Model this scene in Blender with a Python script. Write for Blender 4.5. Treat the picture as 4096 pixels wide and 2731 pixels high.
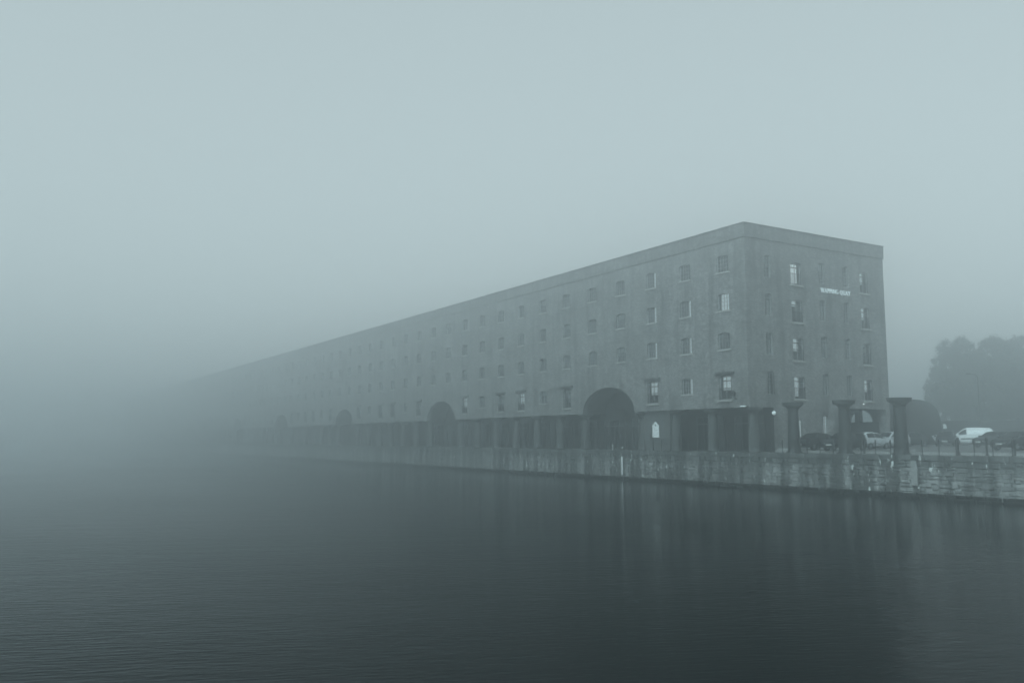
import bpy, math, random
from mathutils import Vector, Matrix
R = math.radians
rnd = random.Random(7)
SC = bpy.context.scene
for o in list(bpy.data.objects): bpy.data.objects.remove(o)

# ------------------------------------------------------------------ camera
CAMZ = 1.05                       # metres above the quay (quay top is z = 0)
cd = bpy.data.cameras.new('camera'); cam = bpy.data.objects.new('camera', cd)
SC.collection.objects.link(cam); SC.camera = cam
cd.sensor_width = 36; cd.lens = 3500/4096*36; cd.clip_start = .1; cd.clip_end = 3000
cam.location = (0, 0, CAMZ)
YAW, PITCH = R(31), math.atan(391.5/3500)
cam.rotation_euler = (R(90)+PITCH, 0, -YAW)

# ------------------------------------------------------------------ world, sun, exposure
SUN_EL, SUN_AZ = R(42), R(-118)     # azimuth clockwise from +Y
w = bpy.data.worlds.new('World'); SC.world = w; w.use_nodes = True
nt = w.node_tree; nt.nodes.clear()
sky = nt.nodes.new('ShaderNodeTexSky'); sky.sky_type = 'NISHITA'; sky.sun_disc = False
sky.sun_elevation = SUN_EL; sky.sun_rotation = SUN_AZ
sky.air_density = 1.0; sky.dust_density = 3.0; sky.ozone_density = 1.0; sky.altitude = 0
hsv = nt.nodes.new('ShaderNodeHueSaturation'); hsv.inputs['Saturation'].default_value = .22
tint = nt.nodes.new('ShaderNodeMix'); tint.data_type = 'RGBA'; tint.blend_type = 'MULTIPLY'
tint.inputs['Factor'].default_value = 1; tint.inputs['B'].default_value = (.83, .98, .985, 1)
bg = nt.nodes.new('ShaderNodeBackground'); bg.inputs['Strength'].default_value = .15
wo = nt.nodes.new('ShaderNodeOutputWorld')
gam = nt.nodes.new('ShaderNodeGamma'); gam.inputs[1].default_value = .35   # fog and cloud even out the glow round the sun
nt.links.new(sky.outputs[0], gam.inputs[0]); nt.links.new(gam.outputs[0], hsv.inputs['Color']); nt.links.new(hsv.outputs[0], tint.inputs['A'])
nt.links.new(tint.outputs['Result'], bg.inputs[0]); nt.links.new(bg.outputs[0], wo.inputs[0])
sd = bpy.data.lights.new('sun', 'SUN'); sun = bpy.data.objects.new('sun', sd); SC.collection.objects.link(sun)
sd.energy = 1.05; sd.angle = R(35); sd.color = (.65, .93, 1.0)
S = Vector((math.sin(SUN_AZ)*math.cos(SUN_EL), math.cos(SUN_AZ)*math.cos(SUN_EL), math.sin(SUN_EL)))
sun.rotation_euler = (-S).to_track_quat('-Z', 'Y').to_euler(); sun.location = (0, 0, 60)
vs = SC.view_settings; vs.view_transform = 'Standard'; vs.look = 'None'; vs.gamma = 1; vs.use_curve_mapping = False
vs.exposure = 1.45
cy = SC.cycles
cy.use_denoising = True; cy.max_bounces = 12; cy.diffuse_bounces = 2; cy.glossy_bounces = 3
cy.transparent_max_bounces = 6; cy.transmission_bounces = 2; cy.volume_bounces = 8
cy.use_adaptive_sampling = False; cy.sample_clamp_indirect = 4; cy.caustics_reflective = False; cy.caustics_refractive = False

# ------------------------------------------------------------------ helpers
COL = SC.collection
class MB:
    def __init__(s): s.v, s.f = [], []
    def poly(s, pts):
        n = len(s.v); s.v += [tuple(p) for p in pts]; s.f.append(tuple(range(n, n+len(pts))))
    def box(s, a, b):
        x0, y0, z0 = a; x1, y1, z1 = b; n = len(s.v)
        s.v += [(x0,y0,z0),(x1,y0,z0),(x1,y1,z0),(x0,y1,z0),(x0,y0,z1),(x1,y0,z1),(x1,y1,z1),(x0,y1,z1)]
        s.f += [tuple(n+i for i in q) for q in ((0,3,2,1),(4,5,6,7),(0,1,5,4),(1,2,6,5),(2,3,7,6),(3,0,4,7))]
    def lathe(s, prof, seg=20, c=(0,0,0), axis='z', caps=True):
        n = len(s.v)
        for r, h in prof:
            for k in range(seg):
                a = 2*math.pi*k/seg; p, q = r*math.cos(a), r*math.sin(a)
                P = (p,q,h) if axis == 'z' else ((p,h,q) if axis == 'y' else (h,p,q))
                s.v.append((P[0]+c[0], P[1]+c[1], P[2]+c[2]))
        for i in range(len(prof)-1):
            for k in range(seg):
                s.f.append((n+i*seg+k, n+i*seg+(k+1)%seg, n+(i+1)*seg+(k+1)%seg, n+(i+1)*seg+k))
        if caps:
            s.f.append(tuple(n+k for k in reversed(range(seg))))
            s.f.append(tuple(n+(len(prof)-1)*seg+k for k in range(seg)))
    def tube(s, pts, rad, seg=8):
        pts = [Vector(p) for p in pts]
        if not hasattr(rad, '__len__'): rad = [rad]*len(pts)
        n = len(s.v)
        for i, p in enumerate(pts):
            t = (pts[min(i+1, len(pts)-1)]-pts[max(i-1, 0)]).normalized()
            a = t.cross(Vector((0,0,1)))
            if a.length < 1e-3: a = Vector((1,0,0))
            a.normalize(); b = t.cross(a)
            for k in range(seg):
                th = 2*math.pi*k/seg; s.v.append(tuple(p+(a*math.cos(th)+b*math.sin(th))*rad[i]))
        for i in range(len(pts)-1):
            for k in range(seg):
                s.f.append((n+i*seg+k, n+i*seg+(k+1)%seg, n+(i+1)*seg+(k+1)%seg, n+(i+1)*seg+k))
        s.f.append(tuple(n+k for k in range(seg))); s.f.append(tuple(n+(len(pts)-1)*seg+k for k in range(seg)))
    def prism(s, pts, off):          # closed polygon extruded by vector off
        n = len(s.v); m = len(pts); off = Vector(off)
        s.v += [tuple(Vector(p)) for p in pts]+[tuple(Vector(p)+off) for p in pts]
        s.f.append(tuple(range(n, n+m))); s.f.append(tuple(reversed(range(n+m, n+2*m))))
        for i in range(m): s.f.append((n+i, n+m+i, n+m+(i+1)%m, n+(i+1)%m))
    def mesh(s, name, smooth=False):
        me = bpy.data.meshes.new(name); me.from_pydata(s.v, [], s.f); me.update()
        if smooth: me.polygons.foreach_set('use_smooth', [True]*len(me.polygons))
        return me
    def build(s, name, mat, parent=None, loc=None, smooth=False):
        return link(name, s.mesh(name, smooth), mat, parent, loc)
def link(name, me, mat, parent=None, loc=None, rot=None, scale=None):
    if mat and not me.materials: me.materials.append(mat)
    o = bpy.data.objects.new(name, me); COL.objects.link(o)
    if parent: o.parent = parent
    if loc: o.location = loc
    if rot: o.rotation_euler = rot
    if scale: o.scale = scale
    return o
def empty(name, loc=(0,0,0), rz=0, parent=None):
    o = bpy.data.objects.new(name, None); COL.objects.link(o); o.location = loc; o.rotation_euler = (0,0,rz)
    o.empty_display_size = .3
    if parent: o.parent = parent
    return o
def tag(o, label, cat, group=None):
    o['label'] = label; o['category'] = cat
    if group: o['group'] = group
    return o
def struct(o): o['kind'] = 'structure'; return o
def copy_tree(o, parent=None):
    c = o.copy(); COL.objects.link(c)
    if parent: c.parent = parent
    for ch in list(o.children): copy_tree(ch, c)
    return c

# ------------------------------------------------------------------ materials
def mat(name, col, rough=.8, metal=0, spec=.4):
    m = bpy.data.materials.new(name); m.use_nodes = True
    b = m.node_tree.nodes['Principled BSDF']
    b.inputs['Base Color'].default_value = (*col, 1); b.inputs['Roughness'].default_value = rough
    b.inputs['Metallic'].default_value = metal; b.inputs['Specular IOR Level'].default_value = spec
    return m, m.node_tree, b
class G:                              # tiny node-graph helper
    def __init__(s, nt): s.nt = nt
    def n(s, t, **kw):
        x = s.nt.nodes.new(t)
        for k, v in kw.items(): setattr(x, k, v)
        return x
    def l(s, a, b): s.nt.links.new(a, b)
    def pos(s): return s.n('ShaderNodeNewGeometry').outputs['Position']
    def mapv(s, vec, scale, loc=(0,0,0)):
        m = s.n('ShaderNodeMapping'); m.inputs['Scale'].default_value = scale; m.inputs['Location'].default_value = loc
        s.l(vec, m.inputs['Vector']); return m.outputs[0]
    def noise(s, vec, scale, detail=4, rough=.55):
        t = s.n('ShaderNodeTexNoise'); t.inputs['Scale'].default_value = scale
        t.inputs['Detail'].default_value = detail; t.inputs['Roughness'].default_value = rough
        s.l(vec, t.inputs['Vector']); return t.outputs['Fac']
    def ramp(s, fac, a, b, ca=(0,0,0), cb=(1,1,1)):
        r = s.n('ShaderNodeValToRGB'); e = r.color_ramp.elements
        e[0].position = a; e[1].position = b; e[0].color = (*ca, 1); e[1].color = (*cb, 1)
        s.l(fac, r.inputs[0]); return r.outputs[0]
    def mix(s, fac, a, b, blend='MIX'):
        m = s.n('ShaderNodeMix'); m.data_type = 'RGBA'; m.blend_type = blend
        for sock, v in ((m.inputs['Factor'], fac), (m.inputs['A'], a), (m.inputs['B'], b)):
            if hasattr(v, 'links'): s.l(v, sock)
            elif isinstance(v, tuple): sock.default_value = (*v, 1)
            else: sock.default_value = v
        return m.outputs['Result']
    def math(s, op, a, b=0):
        m = s.n('ShaderNodeMath'); m.operation = op
        for i, v in enumerate((a, b)):
            if hasattr(v, 'links'): s.l(v, m.inputs[i])
            else: m.inputs[i].default_value = v
        return m.outputs[0]
    def bump(s, h, bsdf, strength=.4, dist=.02):
        b = s.n('ShaderNodeBump'); b.inputs['Strength'].default_value = strength; b.inputs['Distance'].default_value = dist
        s.l(h, b.inputs['Height']); s.l(b.outputs[0], bsdf.inputs['Normal'])

def brick_mat(nm='sooty_brick', k=.68):
    m, nt, b = mat(nm, (.1,.09,.085), .9); g = G(nt)
    p = g.pos(); sx = g.n('ShaderNodeSeparateXYZ'); g.l(p, sx.inputs[0])
    cb = g.n('ShaderNodeCombineXYZ'); g.l(g.math('ADD', sx.outputs[0], sx.outputs[1]), cb.inputs[0]); g.l(sx.outputs[2], cb.inputs[1])
    t = g.n('ShaderNodeTexBrick'); g.l(cb.outputs[0], t.inputs['Vector'])
    t.inputs['Scale'].default_value = 1; t.inputs['Brick Width'].default_value = .235; t.inputs['Row Height'].default_value = .083
    t.inputs['Mortar Size'].default_value = .012; t.inputs['Bias'].default_value = 0
    t.inputs['Color1'].default_value = (.07,.068,.065,1); t.inputs['Color2'].default_value = (.38,.37,.355,1)
    t.inputs['Mortar'].default_value = (.40,.395,.39,1)
    big = g.n('ShaderNodeTexBrick'); g.l(cb.outputs[0], big.inputs['Vector'])     # replaced and patched runs of brickwork
    big.inputs['Scale'].default_value = 1; big.inputs['Brick Width'].default_value = .47; big.inputs['Row Height'].default_value = .249
    big.inputs['Mortar Size'].default_value = 0; big.inputs['Color1'].default_value = (.86,.86,.86,1); big.inputs['Color2'].default_value = (1.14,1.14,1.14,1)
    c = g.mix(1.0, t.outputs['Color'], big.outputs['Color'], 'MULTIPLY')
    n1 = g.noise(g.mapv(cb.outputs[0], (1.1,.10,1)), 1.1, 6, .6)                   # soot and damp running down
    c = g.mix(g.math('MULTIPLY', g.ramp(n1, .46, .66), .62), c, (.05,.05,.048))
    n2 = g.noise(p, .5, 6, .65)
    c = g.mix(1.0, c, g.ramp(n2, .25, .75, (.70,.70,.70), (1.3,1.3,1.3)), 'MULTIPLY')
    n3 = g.noise(p, 2.6, 4, .6)
    c = g.mix(1.0, c, g.ramp(n3, .3, .7, (.86,.86,.86), (1.14,1.14,1.14)), 'MULTIPLY')
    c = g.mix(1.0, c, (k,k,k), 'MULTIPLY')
    g.l(c, b.inputs['Base Color']); g.bump(t.outputs['Fac'], b, .5, -.012)
    return m
def noise_mat(name, c1, c2, scale, rough=.85, bump=.3, dist=.02, det=6, spec=.4, metal=0):
    m, nt, b = mat(name, c1, rough, metal, spec); g = G(nt); n = g.noise(g.pos(), scale, det)
    g.l(g.mix(g.ramp(n, .3, .7), c1, c2), b.inputs['Base Color']); g.bump(n, b, bump, dist); return m
def granite_mat():
    m, nt, b = mat('dock_granite', (.2,.2,.19), .85); g = G(nt); p = g.pos()
    sx = g.n('ShaderNodeSeparateXYZ'); g.l(p, sx.inputs[0]); z = sx.outputs[2]
    oi = g.math('FRACT', g.math('ADD', g.n('ShaderNodeObjectInfo').outputs['Random'], g.math('MULTIPLY', g.n('ShaderNodeNewGeometry').outputs['Random Per Island'], 7.3)))
    base = g.mix(oi, (.15,.155,.15), (.42,.42,.40))
    gr = g.noise(p, 14, 6, .7)
    base = g.mix(.6, base, g.mix(gr, (.12,.12,.12), (.5,.5,.49)))
    # weathered dark upper courses with an uneven lower limit, and run-off streaks
    edge = g.noise(g.mapv(p, (.6,.6,.5)), 1.1, 5)
    zz = g.math('ADD', z, g.math('MULTIPLY', edge, 1.1))
    dark = g.ramp(g.math('MULTIPLY_ADD', zz, .5, ) if False else g.math('ADD', g.math('MULTIPLY', zz, .5), .5), .18, .5)
    st = g.noise(g.mapv(p, (1,1,.07)), 1.15, 5, .6)
    streak = g.ramp(st, .46, .62, (1,1,1), (0,0,0))
    base = g.mix(g.math('MULTIPLY', dark, .78), base, (.07,.075,.072))
    base = g.mix(g.math('MULTIPLY', streak, .85), base, (.05,.054,.052))
    lime = g.noise(g.mapv(p, (1,1,.32), (3,9,1)), 3.1, 4, .62)
    base = g.mix(g.ramp(lime, .64, .69), base, (.72,.74,.72))
    tide = g.ramp(g.math('ADD', z, g.math('MULTIPLY', g.noise(p, 5, 3), .06)), -.5, .5)
    algae = g.math('LESS_THAN', g.math('ADD', z, g.math('MULTIPLY', g.noise(p, 4, 3), .07)), -2.47)
    base = g.mix(algae, base, (.008,.010,.009))
    g.l(base, b.inputs['Base Color']); g.bump(gr, b, .6, .03)
    return m
M = {}
M['brick'] = brick_mat(); M['brick_dark'] = brick_mat('parapet_brick_toned_down', .56)  # parapet shares the wall brick, darkened to offset brighter light on it
M['granite'] = granite_mat()
M['infill'] = noise_mat('dark_painted_brick', (.06,.062,.06), (.11,.112,.11), 3)
M['recess_shade'] = noise_mat('shade_darkened_brick', (.012,.012,.012), (.028,.027,.027), 3)  # near-black brick: shade of the arcade recess put into the colour
M['stone'] = noise_mat('pale_sandstone', (.30,.295,.28), (.42,.41,.39), 4)
M['coping'] = noise_mat('weathered_coping', (.05,.05,.05), (.11,.11,.105), 2)
M['iron'] = noise_mat('painted_cast_iron', (.016,.018,.018), (.034,.036,.035), 6, .55, .2, .01)
M['iron_black'] = noise_mat('black_painted_iron', (.012,.013,.013), (.025,.026,.026), 12, .5, .1, .004)
M['frame'] = mat('dark_painted_frame', (.03,.033,.033), .5)[0]
M['sash'] = mat('grey_painted_sash', (.34,.35,.35), .5)[0]
M['iron_arcade'] = noise_mat('grey_painted_iron', (.045,.048,.048), (.08,.083,.08), 5, .6, .2, .01)
M['frame_pale'] = mat('pale_painted_bars', (.16,.17,.17), .5)[0]
M['setts'] = noise_mat('wet_granite_setts', (.10,.10,.10), (.17,.17,.165), 3, .7, .5, .02)
M['tarmac'] = noise_mat('worn_tarmac', (.075,.077,.077), (.13,.13,.128), 1.4, .75, .3, .01)
M['kerb'] = noise_mat('granite_kerb', (.26,.26,.25), (.36,.36,.35), 7)
M['slate'] = noise_mat('roof_slate', (.05,.052,.055), (.08,.082,.085), 2)
M['white'] = mat('white_paint', (.86,.86,.85), .5)[0]
M['signwhite'] = mat('white_sign_face', (.86,.87,.86), .45)[0]
M['blind'] = mat('pale_window_blind', (.72,.73,.72), .8)[0]
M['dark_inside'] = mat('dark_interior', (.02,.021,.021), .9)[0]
M['bark'] = noise_mat('bark', (.04,.036,.032), (.08,.07,.06), 8)
M['render'] = noise_mat('dull_render', (.022,.023,.023), (.045,.046,.045), 2)
M['patch'] = noise_mat('cement_patch', (.22,.23,.22), (.36,.36,.35), 3)
def glass_mat(nm, tc):
    m = bpy.data.materials.new(nm); m.use_nodes = True; nt = m.node_tree; nt.nodes.clear(); g = G(nt)
    tr = g.n('ShaderNodeBsdfTransparent'); tr.inputs[0].default_value = tc
    gl = g.n('ShaderNodeBsdfGlossy'); gl.inputs['Roughness'].default_value = .04
    fr = g.n('ShaderNodeFresnel'); fr.inputs[0].default_value = 1.75
    mx = g.n('ShaderNodeMixShader'); o = g.n('ShaderNodeOutputMaterial')
    g.l(fr.outputs[0], mx.inputs[0]); g.l(tr.outputs[0], mx.inputs[1]); g.l(gl.outputs[0], mx.inputs[2]); g.l(mx.outputs[0], o.inputs[0])
    return m
M['glass'] = glass_mat('window_glass', (.75,.80,.80,1)); M['glass_dim'] = glass_mat('dimming_glass', (.72,.76,.76,1))  # second glass serves only to dim the lunette
def emit_mat(name, col, s):
    m = bpy.data.materials.new(name); m.use_nodes = True; b = m.node_tree.nodes['Principled BSDF']
    b.inputs['Base Color'].default_value = (*col,1); b.inputs['Emission Color'].default_value = (*col,1); b.inputs['Emission Strength'].default_value = s
    return m
M['lit'] = emit_mat('emissive_blind', (.85,.95,.97), .35)  # bright emissive blind for one gable window
M['globe'] = emit_mat('opal_lamp_globe', (.85,.95,.97), .12)
M['blind_glow'] = emit_mat('glow_added_blind', (.8,.92,.95), .22)  # pale blinds with a glow added so they stand out
M['letters'] = emit_mat('white_letters_glow', (.85,.93,.95), .08)  # white painted letters, brightened by an added glow
M['spot'] = emit_mat('small_lit_lamp', (.9,1,1), .8)
def paint(name, col, r=.3, coat=.5, spec=.4):
    m, nt, b = mat(name, col, r, 0, spec); b.inputs['Coat Weight'].default_value = coat; b.inputs['Coat Roughness'].default_value = .1
    g = G(nt); n = g.noise(g.pos(), 3, 5); g.l(g.mix(g.math('MULTIPLY', n, .35), col, tuple(c*.6+.03 for c in col)), b.inputs['Base Color'])
    return m
M['car_black'] = paint('dark_car_paint', (.012,.014,.016), .5, 0, .2)
M['car_grey'] = paint('charcoal_car_paint', (.03,.033,.035), .5, 0, .2)
M['car_silver'] = paint('silver_car_paint', (.50,.52,.53))
M['car_white'] = paint('white_van_paint', (.88,.89,.88))
M['car_glass'] = mat('dark_car_glass', (.010,.012,.013), .2, 0, .15)[0]
M['tyre'] = mat('tyre_rubber', (.015,.015,.015), .85)[0]
M['rim'] = mat('alloy_rim', (.35,.36,.37), .35, .8)[0]
M['lamp_lens'] = mat('clear_lamp_lens', (.85,.87,.87), .12, 0, .8)[0]
M['tail_lens'] = mat('red_lamp_lens', (.25,.02,.02), .2)[0]
M['trim'] = mat('black_plastic_trim', (.014,.014,.015), .6)[0]
M['plate'] = mat('number_plate', (.6,.6,.58), .5)[0]

# ------------------------------------------------------------------ the setting
XQ = 53.6; WZ = -2.82                 # quay edge, water level
FAR0, FAR1 = -560, 640
def water_mat():
    m, nt, b = mat('dock_water', (.002,.005,.005), .03, 0, .5); g = G(nt); b.inputs['IOR'].default_value = 1.08
    p = g.pos()
    rot = g.n('ShaderNodeMapping'); rot.inputs['Rotation'].default_value = (0,0,R(31-9)); g.l(p, rot.inputs['Vector'])
    v = rot.outputs[0]
    a = g.noise(g.mapv(v, (.45,1.9,1)), 3.6, 3, .5)
    bb = g.noise(g.mapv(v, (.30,1.0,1), (5,2,0)), 1.0, 2, .5)
    fine = g.noise(g.mapv(v, (.5,1.6,1), (1,7,0)), 11, 2, .5)
    patch = g.ramp(g.noise(g.mapv(p, (1,1,1)), .045, 2), .30, .70, (.25,.25,.25), (1,1,1))
    h = g.math('ADD', g.math('MULTIPLY', a, .6), g.math('ADD', g.math('MULTIPLY', bb, .5), g.math('MULTIPLY', fine, .10)))
    sp = g.n('ShaderNodeSeparateXYZ'); g.l(p, sp.inputs[0])                     # sheltered, calmer water under the quay wall
    lee = g.n('ShaderNodeMapRange'); lee.interpolation_type = 'SMOOTHSTEP'; g.l(sp.outputs[0], lee.inputs[0])
    for k_, v_ in ((1, 46), (2, 14), (3, .22), (4, 1.25)): lee.inputs[k_].default_value = v_
    h = g.math('MULTIPLY', g.math('MULTIPLY', h, patch), lee.outputs[0])
    g.bump(h, b, 1.0, .065)
    return m
M['water'] = water_mat()
mb = MB(); mb.poly([(FAR0,FAR0,WZ),(XQ+.3,FAR0,WZ),(XQ+.3,FAR1,WZ),(FAR0,FAR1,WZ)])
struct(mb.build('water', M['water']))
mb = MB(); mb.box((XQ+.62,FAR0,-3.4), (FAR1,FAR1,-.004)); struct(mb.build('quay', M['setts']))
# car park sheet: kerb up from the quay apron, then a gentle rise away from the dock
def yard_z(x): return .16+min(max(x-60,0),45)*.0105
mb = MB(); xs = [57.6+i*4 for i in range(13)]+[140, 400]
for a, c in zip(xs, xs[1:]):
    mb.poly([(a,-40,yard_z(a)),(c,-40,yard_z(c)),(c,51.2,yard_z(c)),(a,51.2,yard_z(a))])
    if a >= 73.6: mb.poly([(a,51.2,yard_z(a)),(c,51.2,yard_z(c)),(c,300,yard_z(c)),(a,300,yard_z(a))])
struct(mb.build('car_park', M['tarmac']))
kerbs = empty('kerb'); struct(kerbs)
kb = MB(); kb.box((-.075,-.455,-.05), (.075,.455,.155)); kme = kb.mesh('kerb_stone'); kme.materials.append(M['kerb'])
for i in range(45):
    link('kerb_stone', kme, None, kerbs, (57.52, 14.5+i*.93, .012+rnd.uniform(-.004,.004)))
mb = MB(); mb.box((57.6,51.2,-.05),(74.0,52.36,.30)); struct(mb.build('pavement', M['kerb']))

# quay wall: coping, rubble stones, core
qw = empty('quay_wall', (XQ, 30, 0)); tag(qw, 'stained granite rubble dock wall rising from dark water, with coping stones', 'wall')
mb = MB(); mb.box((.07, FAR0-30, -3.4), (.62, FAR1-30, -.004)); mb.build('wall_core', M['granite'], qw)
def stone_mesh(k):
    r = random.Random(k); b = MB(); v = []
    for (x, y) in ((0,0),(1,0),(1,1),(0,1)):
        v.append((x+r.uniform(-.03,.03)*0, y, 0))
    # front face inset and proud: unit box, y along the wall 0..1, z 0..1, face towards -x
    def q(y, z, x): return (x, y, z)
    back = [q(0.03,0.05,0),q(.97,.05,0),q(.97,.95,0),q(.03,.95,0)]
    mid = [q(.03+r.uniform(0,.05),.05+r.uniform(0,.07),-.6),q(.97-r.uniform(0,.05),.05+r.uniform(0,.07),-.6),
           q(.97-r.uniform(0,.05),.95-r.uniform(0,.07),-.6),q(.03+r.uniform(0,.05),.95-r.uniform(0,.07),-.6)]
    fr = [q(.09+r.uniform(0,.05),.12+r.uniform(0,.06),-1+r.uniform(-.15,.15)),q(.91-r.uniform(0,.05),.12+r.uniform(0,.06),-1+r.uniform(-.15,.15)),
          q(.91-r.uniform(0,.05),.88-r.uniform(0,.06),-1+r.uniform(-.15,.15)),q(.09+r.uniform(0,.05),.88-r.uniform(0,.06),-1+r.uniform(-.15,.15))]
    b.v = back+mid+fr
    for s0 in (0, 4):
        for i in range(4): b.f.append((s0+i, s0+(i+1)%4, s0+4+(i+1)%4, s0+4+i))
    b.f.append((8,9,10,11)); return b
SV = [stone_mesh(k) for k in range(14)]
SM = []
for s in SV:
    me = s.mesh('stone'); me.materials.append(M['granite']); SM.append(me)
cop = MB(); cop.box((0,.014,-.34),(.62,.986,0)); cop_me = cop.mesh('coping_stone'); cop_me.materials.append(M['granite'])
y = 24.0
while y < 150:
    L = rnd.uniform(.95,1.6)
    link('coping_stone', cop_me, None, qw, (-.03+rnd.uniform(-.015,.015), y-30, rnd.uniform(-.012,.008)), None, (1, L, rnd.uniform(.95,1.08)))
    y += L
mb = MB(); mb.box((-.03,150-30.0,-.34),(.62,FAR1-30,0)); mb.box((-.03,FAR0-30,-.34),(.62,24-30.0,0)); mb.build('coping_run', M['granite'], qw)
rest = MB(); nst = 0; zc = -.355
spans = []
while zc > WZ-.25:
    h = rnd.choice((.22,.27,.31,.36,.42)); y = 24.0+rnd.uniform(0,.5)
    while y < 132:
        L = rnd.choice((.35,.45,.55,.7,.85,1.0))*rnd.uniform(.85,1.15)
        hh = h
        if rnd.random() < .22:       # two thin stones in place of one
            spans.append((y, zc-h*.5, L, h*.5)); hh = h*.5
        spans.append((y, zc-h, L, hh)); y += L
    zc -= h
spans.sort(key=lambda s: abs(s[0]-36) if s[1] > WZ-.1 else 999)
for i, (y, z, L, h) in enumerate(spans):
    k = rnd.randrange(14); d = rnd.uniform(.06,.13)
    dz, dy = rnd.uniform(-.045,.045), rnd.uniform(-.02,.02); h *= rnd.uniform(.82,1.12); L *= rnd.uniform(.9,1.0)
    if i < 300:
        link('stone', SM[k], None, qw, (.08, y-30+dy, z+dz), (rnd.uniform(-.02,.02),0,0), (d, L, h))
    else:
        n = len(rest.v); rest.v += [(.08+v[0]*d, y-30+dy+v[1]*L, z+dz+v[2]*h) for v in SV[k].v]
        rest.f += [tuple(n+j for j in f) for f in SV[k].f]
o = rest.build('stone_courses', M['granite'], qw); o['kind'] = 'stuff'
mb = MB(); mb.box((-.045,36.65-30,-2.0),(.05,37.1-30,-.36)); mb.build('cement_patch', M['patch'], qw)
mb = MB(); mb.tube([(-.06,31.0-30,-1.2),(-.06,31.0-30,-2.75)], .025); mb.build('drain_pipe', M['patch'], qw)

# ------------------------------------------------------------------ the warehouse
BX, BY, L, W, BAY = 54.5, 52.4, 380.0, 18.4, 4.787
H0, H1, H2 = 3.74, 18.28, 19.36
wh = empty('warehouse', (BX, BY, 0)); tag(wh, 'long five-storey brick dock warehouse on iron columns, fading into the fog', 'building')
FAC = lambda u, v, d=0: (d, u, v)         # long face: u along +y, outward -x
GAB = lambda u, v, d=0: (u, d, v)         # gable: u along +x, outward -y
EAS = lambda u, v, d=0: (W-d, u, v)
def head(o, n):
    u0, u1, v0, v1, rise, kind = o[:6]; c = (u0+u1)/2; a = (u1-u0)/2
    pts = []
    for i in range(n+1):
        t = math.pi*i/n; u = c-a*math.cos(t)
        if kind == 'ell': v = v1-rise+rise*math.sin(t)
        else: v = v1-rise*((u-c)/a)**2
        pts.append((u, v))
    return pts
def wall(mb, f, u0, u1, v0, v1, ops):
    us = sorted({u0, u1, *[o[0] for o in ops], *[o[1] for o in ops]}); vs_ = sorted({v0, v1, *[o[2] for o in ops], *[o[3] for o in ops]})
    us = [u for u in us if u0-1e-6 <= u <= u1+1e-6]
    for a, b in zip(us, us[1:]):
        col = [o for o in ops if o[0] < (a+b)/2 < o[1]]
        st = None
        for c, d in zip(vs_, vs_[1:]):
            hole = any(o[2] < (c+d)/2 < o[3] for o in col)
            if hole:
                if st is not None: mb.poly([f(a,st),f(b,st),f(b,c),f(a,c)]); st = None
            elif st is None: st = c
        if st is not None: mb.poly([f(a,st),f(b,st),f(b,v1),f(a,v1)])
    for o in ops:
        a, b, c, d, rise, kind, dep = o; n = 24 if kind == 'ell' else 8
        if rise > 0:
            hp = head(o, n); k = n//2
            for i in range(k): mb.poly([f(a,d), f(*hp[i]), f(*hp[i+1])])
            for i in range(k, n): mb.poly([f(b,d), f(*hp[i]), f(*hp[i+1])])
            # spandrel triangles share the crown point
            mb.poly([f(a,d), f(*hp[k]), f(b,d)]) if abs(hp[k][1]-d) > 1e-6 else None
            out = [(a,c)]+hp+[(b,c)]
        else: out = [(a,c),(a,d),(b,d),(b,c)]
        for p, q in zip(out, out[1:]): mb.poly([f(*p), f(*q), f(q[0],q[1],dep), f(p[0],p[1],dep)])
        if c > v0+1e-3: mb.poly([f(a,c), f(b,c), f(b,c,dep), f(a,c,dep)])

# openings ------------------------------------------------------------------
NB = 40
fac_ops, wins = [], []                    # wins: (face, u, v0, w, h, kind, i)
ARCH = [71.75+38.3*k-BY for k in range(6)]
for i in range(NB):
    u = 55.05-BY+BAY*i
    for zc in (9.52, 12.92, 16.29):
        wins.append(('F', u, zc-.75, 1.42, 1.5, 'win', i, zc))
    j = i % 8
    if j in (3, 4): continue
    if j in (1, 6): wins.append(('F', u, 5.1, 1.42, 1.45, 'win', i, 5.8))
    else: wins.append(('F', u, 4.42, 1.5, 2.1, 'door', i, 5.4))
for (f_, u, v0, w_, h_, k, i, zc) in wins:
    fac_ops.append((u-w_/2, u+w_/2, v0, v0+h_, .14, 'seg', .26))
for a in ARCH: fac_ops.append((a-4.3, a+4.3, H0, 6.33, 2.59, 'ell', .5))
gab_ops, gw = [], []
for r, dz in enumerate((0, 3.36, 6.72, 10.06)):
    for c, (x, w_, z0, h_) in enumerate(((57.2,.80,4.86,1.96),(60.75,1.36,4.52,2.0),(64.12,.80,4.90,1.96),(67.38,.74,4.92,1.94),(69.98,1.16,4.56,2.0))):
        k = 'door' if c in (1, 4) else 'win'
        gw.append(('G', x-BX, z0+dz, w_, h_, k, c, r)); gab_ops.append((x-BX-w_/2, x-BX+w_/2, z0+dz, z0+dz+h_, .09, 'seg', .24))
gw.append(('G', 63.95-BX, 1.5, .66, 1.66, 'win', 2, -1)); gab_ops.append((63.62-BX, 64.28-BX, 1.5, 3.16, .06, 'seg', .2))
ARC_X0, ARC_X1 = 66.95-BX, 72.35-BX
gab_low = [g_ for g_ in gab_ops if g_[3] < H0]+[(ARC_X0, ARC_X1, 0, 3.84, 0, '', .8)]
gab_hi = [g_ for g_ in gab_ops if g_[2] > H0]
mb = MB(); wall(mb, FAC, 0, L, H0, H1, fac_ops); mb.build('dock_front_wall', M['brick'], wh)
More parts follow.
